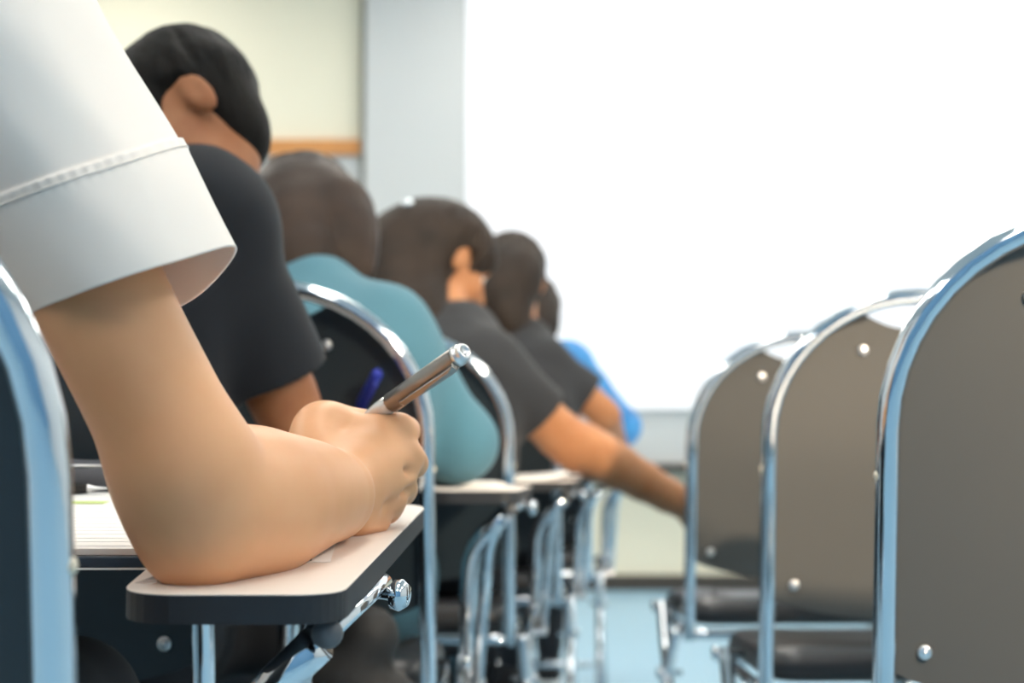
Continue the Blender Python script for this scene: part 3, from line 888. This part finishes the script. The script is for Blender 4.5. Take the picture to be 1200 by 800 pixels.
# pencil case and its pen
M['case'] = mat('grey_fabric_case', '#55565c', .7, bump=(300, .3, .001))
cz = zb + .004 + .066 * .42
f = Field((-.52, 1.41, cz - .03), (-.20, 1.52, cz + .08), .003)
f.cone((-.47, 1.468, cz + .013), (-.28, 1.468, cz + .013), .0145, .0145, .0)
f.cone((-.47, 1.468, cz + .016), (-.29, 1.468, cz + .016), .013, .013, .01)
f.noise(.0008, 60, 1)
pc = f.mesh('pencil_case', M['case'], None); tag(pc, 'soft grey pencil case at the far end of the papers, beside the upper arm', 'pencil case')
bm = bmesh.new(); add_tube(bm, [(-.46, 1.456, cz + .024), (-.30, 1.456, cz + .024)], .0015, 8); bm_obj('zip', bm, M['chrome_rough'], pc)
pen('marker', (-.500, 1.43, cz + .004), (-.366, 1.436, cz + .004), .0058, 'black marker lying across the papers in front of the pencil case', M['rubber'], M['rubber'])['category'] = 'marker'

# papers on the further tablets
def sheet(cx, cy, w, d, rz, label, th=.003, curl=.0):
    bm = bmesh.new(); n = 10; top = []; bot = []
    for i in range(n + 1):
        for j in range(n + 1):
            x = (i / n - .5) * w; y = (j / n - .5) * d
            z = curl * ((2 * i / n - 1) ** 2) * .6 + curl * .4 * math.sin(5 * x / w + 3 * y / d)
            z = max(z, 0)
            c, s_ = math.cos(rz), math.sin(rz)
            top.append(bm.verts.new((cx + x * c - y * s_, cy + x * s_ + y * c, .6985 + th + z)))
            bot.append(bm.verts.new((cx + x * c - y * s_, cy + x * s_ + y * c, .6985 + z)))
    I = lambda i, j: i * (n + 1) + j
    for i in range(n):
        for j in range(n):
            bm.faces.new((top[I(i, j)], top[I(i + 1, j)], top[I(i + 1, j + 1)], top[I(i, j + 1)]))
            bm.faces.new((bot[I(i, j)], bot[I(i, j + 1)], bot[I(i + 1, j + 1)], bot[I(i + 1, j)]))
    for i in range(n):
        bm.faces.new((top[I(i, 0)], bot[I(i, 0)], bot[I(i + 1, 0)], top[I(i + 1, 0)]))
        bm.faces.new((top[I(i, n)], top[I(i + 1, n)], bot[I(i + 1, n)], bot[I(i, n)]))
        bm.faces.new((top[I(0, i)], top[I(0, i + 1)], bot[I(0, i + 1)], bot[I(0, i)]))
        bm.faces.new((top[I(n, i)], bot[I(n, i)], bot[I(n, i + 1)], top[I(n, i + 1)]))
    return tag(bm_obj('paper_sheets', bm, M['paper'], smooth=False), label, 'papers')
sheet(-.16, 2.72, .28, .20, .1, 'white sheets on the tablet in front of the person in teal', .003)
sheet(-.005, 3.22, .20, .24, .15, 'slightly curled white sheets on the tablet beneath the outstretched arm', .004, .014)
sheet(-.28, 2.14, .28, .20, .0, 'white sheets on the tablet under the hand of the person with the blue pen', .003)

# hair clip
bm = bmesh.new(); cp = P(478, 240, 3.36)
add_lathe(bm, [(0, .012), (.008, .011), (.013, .006), (.014, 0), (.010, -.004), (0, -.004)], cp, (0, -.4, 1), 16)
tag(bm_obj('hair_clip', bm, M['chrome']), 'small shiny clip on top of the hair beside the outstretched-arm person', 'hair clip')
# bag under chair 4
M['bag'] = mat('black_bag_cloth', '#17181c', .8, bump=(300, .3, .001))
f = Field((-.36, 2.86, -.02), (.10, 3.28, .48), .007)
for x in (-.22, -.12, -.04): f.cone((x, 3.06, .10), (x, 3.08, .27), .085, .080, .05)
f.ell((-.12, 3.0, .13), (.10, .07, .09), None, .02)
f.noise(.002, 25, 4)
f.cone((-2, 3, -.98), (2, 3, -.98), .99, .99, 0, 'sub')
f.g[:, :, :int(.02 / .007) + 1] = 1.0
bg = f.mesh('backpack', M['bag']); tag(bg, 'black backpack standing on the floor under the outstretched-arm person\'s chair', 'bag')
bm = bmesh.new(); add_tube(bm, smooth_path([(-.20, 3.0, .33), (-.19, 2.97, .39), (-.05, 2.97, .39), (-.04, 3.0, .33)]), .008, 8); bm_obj('strap', bm, M['bag'], bg)

# ----------------------------------------------------------------- the room
def struct(name, lo, hi, m, bev=0):
    bm = bmesh.new(); add_box(bm, lo, hi, bev)
    return tag(bm_obj(name, bm, m, smooth=False), kind='structure')
M['floor'] = mat('blue_vinyl_floor', '#8fb6cd', .32, noise=(1.2, .06), bump=(60, .04, .001))
M['wall_cream'] = mat('cream_wall', '#dfdac6', .8, noise=(2, .02))
M['wall_grey'] = mat('light_grey_wall', '#c2c4c4', .7, noise=(2, .02))
M['wall_blue'] = mat('blue_wall', '#6f9cc0', .6)
M['wall_white'] = mat('white_wall', '#e4e4e2', .8)
M['ceil'] = mat('white_ceiling', '#eceae6', .9)
M['wood'] = mat('orange_wood_rail', '#c98a4e', .5, noise=(8, .12))
M['dark_trim'] = mat('dark_trim', '#3a3632', .6)
M['frame_dark'] = mat('olive_grey_frame', '#6b6a60', .5)
M['board'] = mat('whiteboard', '#f7f7fa', .35)
WY = 8.8
X0, X1, Y0, HC = -3.6, 4.2, -3.6, 3.65
struct('floor', (X0, Y0, -.1), (X1, WY + .2, 0), M['floor'])
struct('ceiling', (X0, Y0, HC), (X1, WY + .2, HC + .1), M['ceil'])
struct('wall_back', (X0, Y0 - .1, 0), (X1, Y0, HC), M['wall_blue'])
struct('wall_left', (X0 - .1, Y0, 0), (X0, WY + .2, HC), M['wall_white'])
struct('wall_right', (X1, Y0, 0), (X1 + .1, WY + .2, HC), M['wall_white'])
struct('wall_front', (X0, WY, 0), (X1, WY + .1, HC), M['wall_cream'])
struct('baseboard_front', (X0, WY - .02, 0), (X1, WY, .085), M['dark_trim'])
xa = P(427, 0, WY).x
def row(y): return P(600, y, WY).z
# left section: cream above the wood rail, pale panel beneath
struct('trim_1', (X0, WY - .05, row(183)), (xa, WY, row(165)), M['wood'], .004)
struct('wall_panel', (X0, WY - .02, .9), (xa, WY, row(183)), M['wall_grey'])
struct('trim_2', (xa - .012, WY - .06, 0), (xa + .018, WY, HC), M['frame_dark'])
struct('wall_pillar', (xa + .018, WY - .10, row(545)), (X1, WY, HC), M['wall_grey'])
struct('trim_3', (xa + .018, WY - .16, row(553)), (X1, WY, row(543)), M['dark_trim'], .003)
# projection screen
M['screen'] = mat('screen_cloth', (.84, .835, .87, 1), .9, emis=.22)
M['image'] = mat('projected_image', (.84, .835, .875, 1), .9, emis=.30)
ps = empty('projection_screen', (1.3, WY - .102, 0), label='large bright projection screen hanging on the front wall', cat='projection screen')
L = lambda px: P(px, 0, WY - .1).x - 1.3
bm = bmesh.new(); add_box(bm, (L(547), -.012, row(478)), (2.0, 0, 3.45), 0); bm_obj('screen_cloth', bm, M['screen'], ps, smooth=False)
bm = bmesh.new(); add_box(bm, (L(606), -.014, row(372)), (1.9, -.011, 3.40), 0); bm_obj('projected_image', bm, M['image'], ps, smooth=False)
bm = bmesh.new(); add_tube(bm, [(L(547), -.012, row(479)), (2.0, -.012, row(479))], .010, 12); bm_obj('bottom_bar', bm, M['board'], ps)
bm = bmesh.new(); add_box(bm, (L(547) - .05, -.10, 3.45), (2.05, 0, 3.55), .01); bm_obj('screen_case', bm, M['board'], ps, smooth=False)
# ceiling lights
M['lamp'] = mat('lit_diffuser', (1, .94, .85, 1), .5, emis=14)
first = None
k = 0
for yy in (-2.2, .4, 3.0, 5.4, 7.6):
    for xx in (-2.2, .3, 2.8):
        if first is None:
            t = empty('ceiling_light', label='square fluorescent ceiling light', cat='ceiling light', group='ceiling lights')
            bm = bmesh.new(); add_box(bm, (-.32, -.62, -.05), (.32, .62, 0), .01); bm_obj('lamp_housing', bm, M['board'], t, smooth=False)
            bm = bmesh.new(); add_box(bm, (-.29, -.59, -.056), (.29, .59, -.049), .0); bm_obj('diffuser', bm, M['lamp'], t, smooth=False)
            first = t
        else: t = copy_tree(first)
        t.location = (xx, yy, HC)

# unseen lamp added to mimic warm lens flare on the right-hand row
def light(name, kind, loc, target, energy, col, **kw):
    l = bpy.data.lights.new(name, kind); l.energy = energy; l.color = col
    for a, b in kw.items(): setattr(l, a, b)
    o = bpy.data.objects.new(name, l); COL.objects.link(o); o.location = loc
    o.rotation_euler = (Vector(target) - Vector(loc)).to_track_quat('-Z', 'Y').to_euler()
    return o
light('flare_spot', 'SPOT', (1.5, .1, 1.9), (.98, 1.75, 1.12), 600, (1, .82, .60), spot_size=math.radians(60), spot_blend=1.0, shadow_soft_size=.15)

w = bpy.data.worlds.new('world'); sc.world = w; w.use_nodes = True
w.node_tree.nodes['Background'].inputs[0].default_value = (1, .98, .95, 1)
w.node_tree.nodes['Background'].inputs[1].default_value = .3

# ------------------------------------------------------------------- camera
cam = bpy.data.cameras.new('camera'); co = bpy.data.objects.new('camera', cam); COL.objects.link(co)
cam.sensor_width = 36; cam.lens = F / 1200 * 36
co.location = (0, 0, CAM_H); co.rotation_euler = (PI / 2 + pitch, 0, 0)
cam.clip_start = .05
cam.dof.use_dof = True; cam.dof.focus_distance = 1.12; cam.dof.aperture_fstop = 5.4
sc.camera = co
sc.view_settings.view_transform = 'Standard'; sc.view_settings.look = 'None'; sc.view_settings.gamma = 1
sc.view_settings.use_curve_mapping = False
sc.view_settings.exposure = 0.08
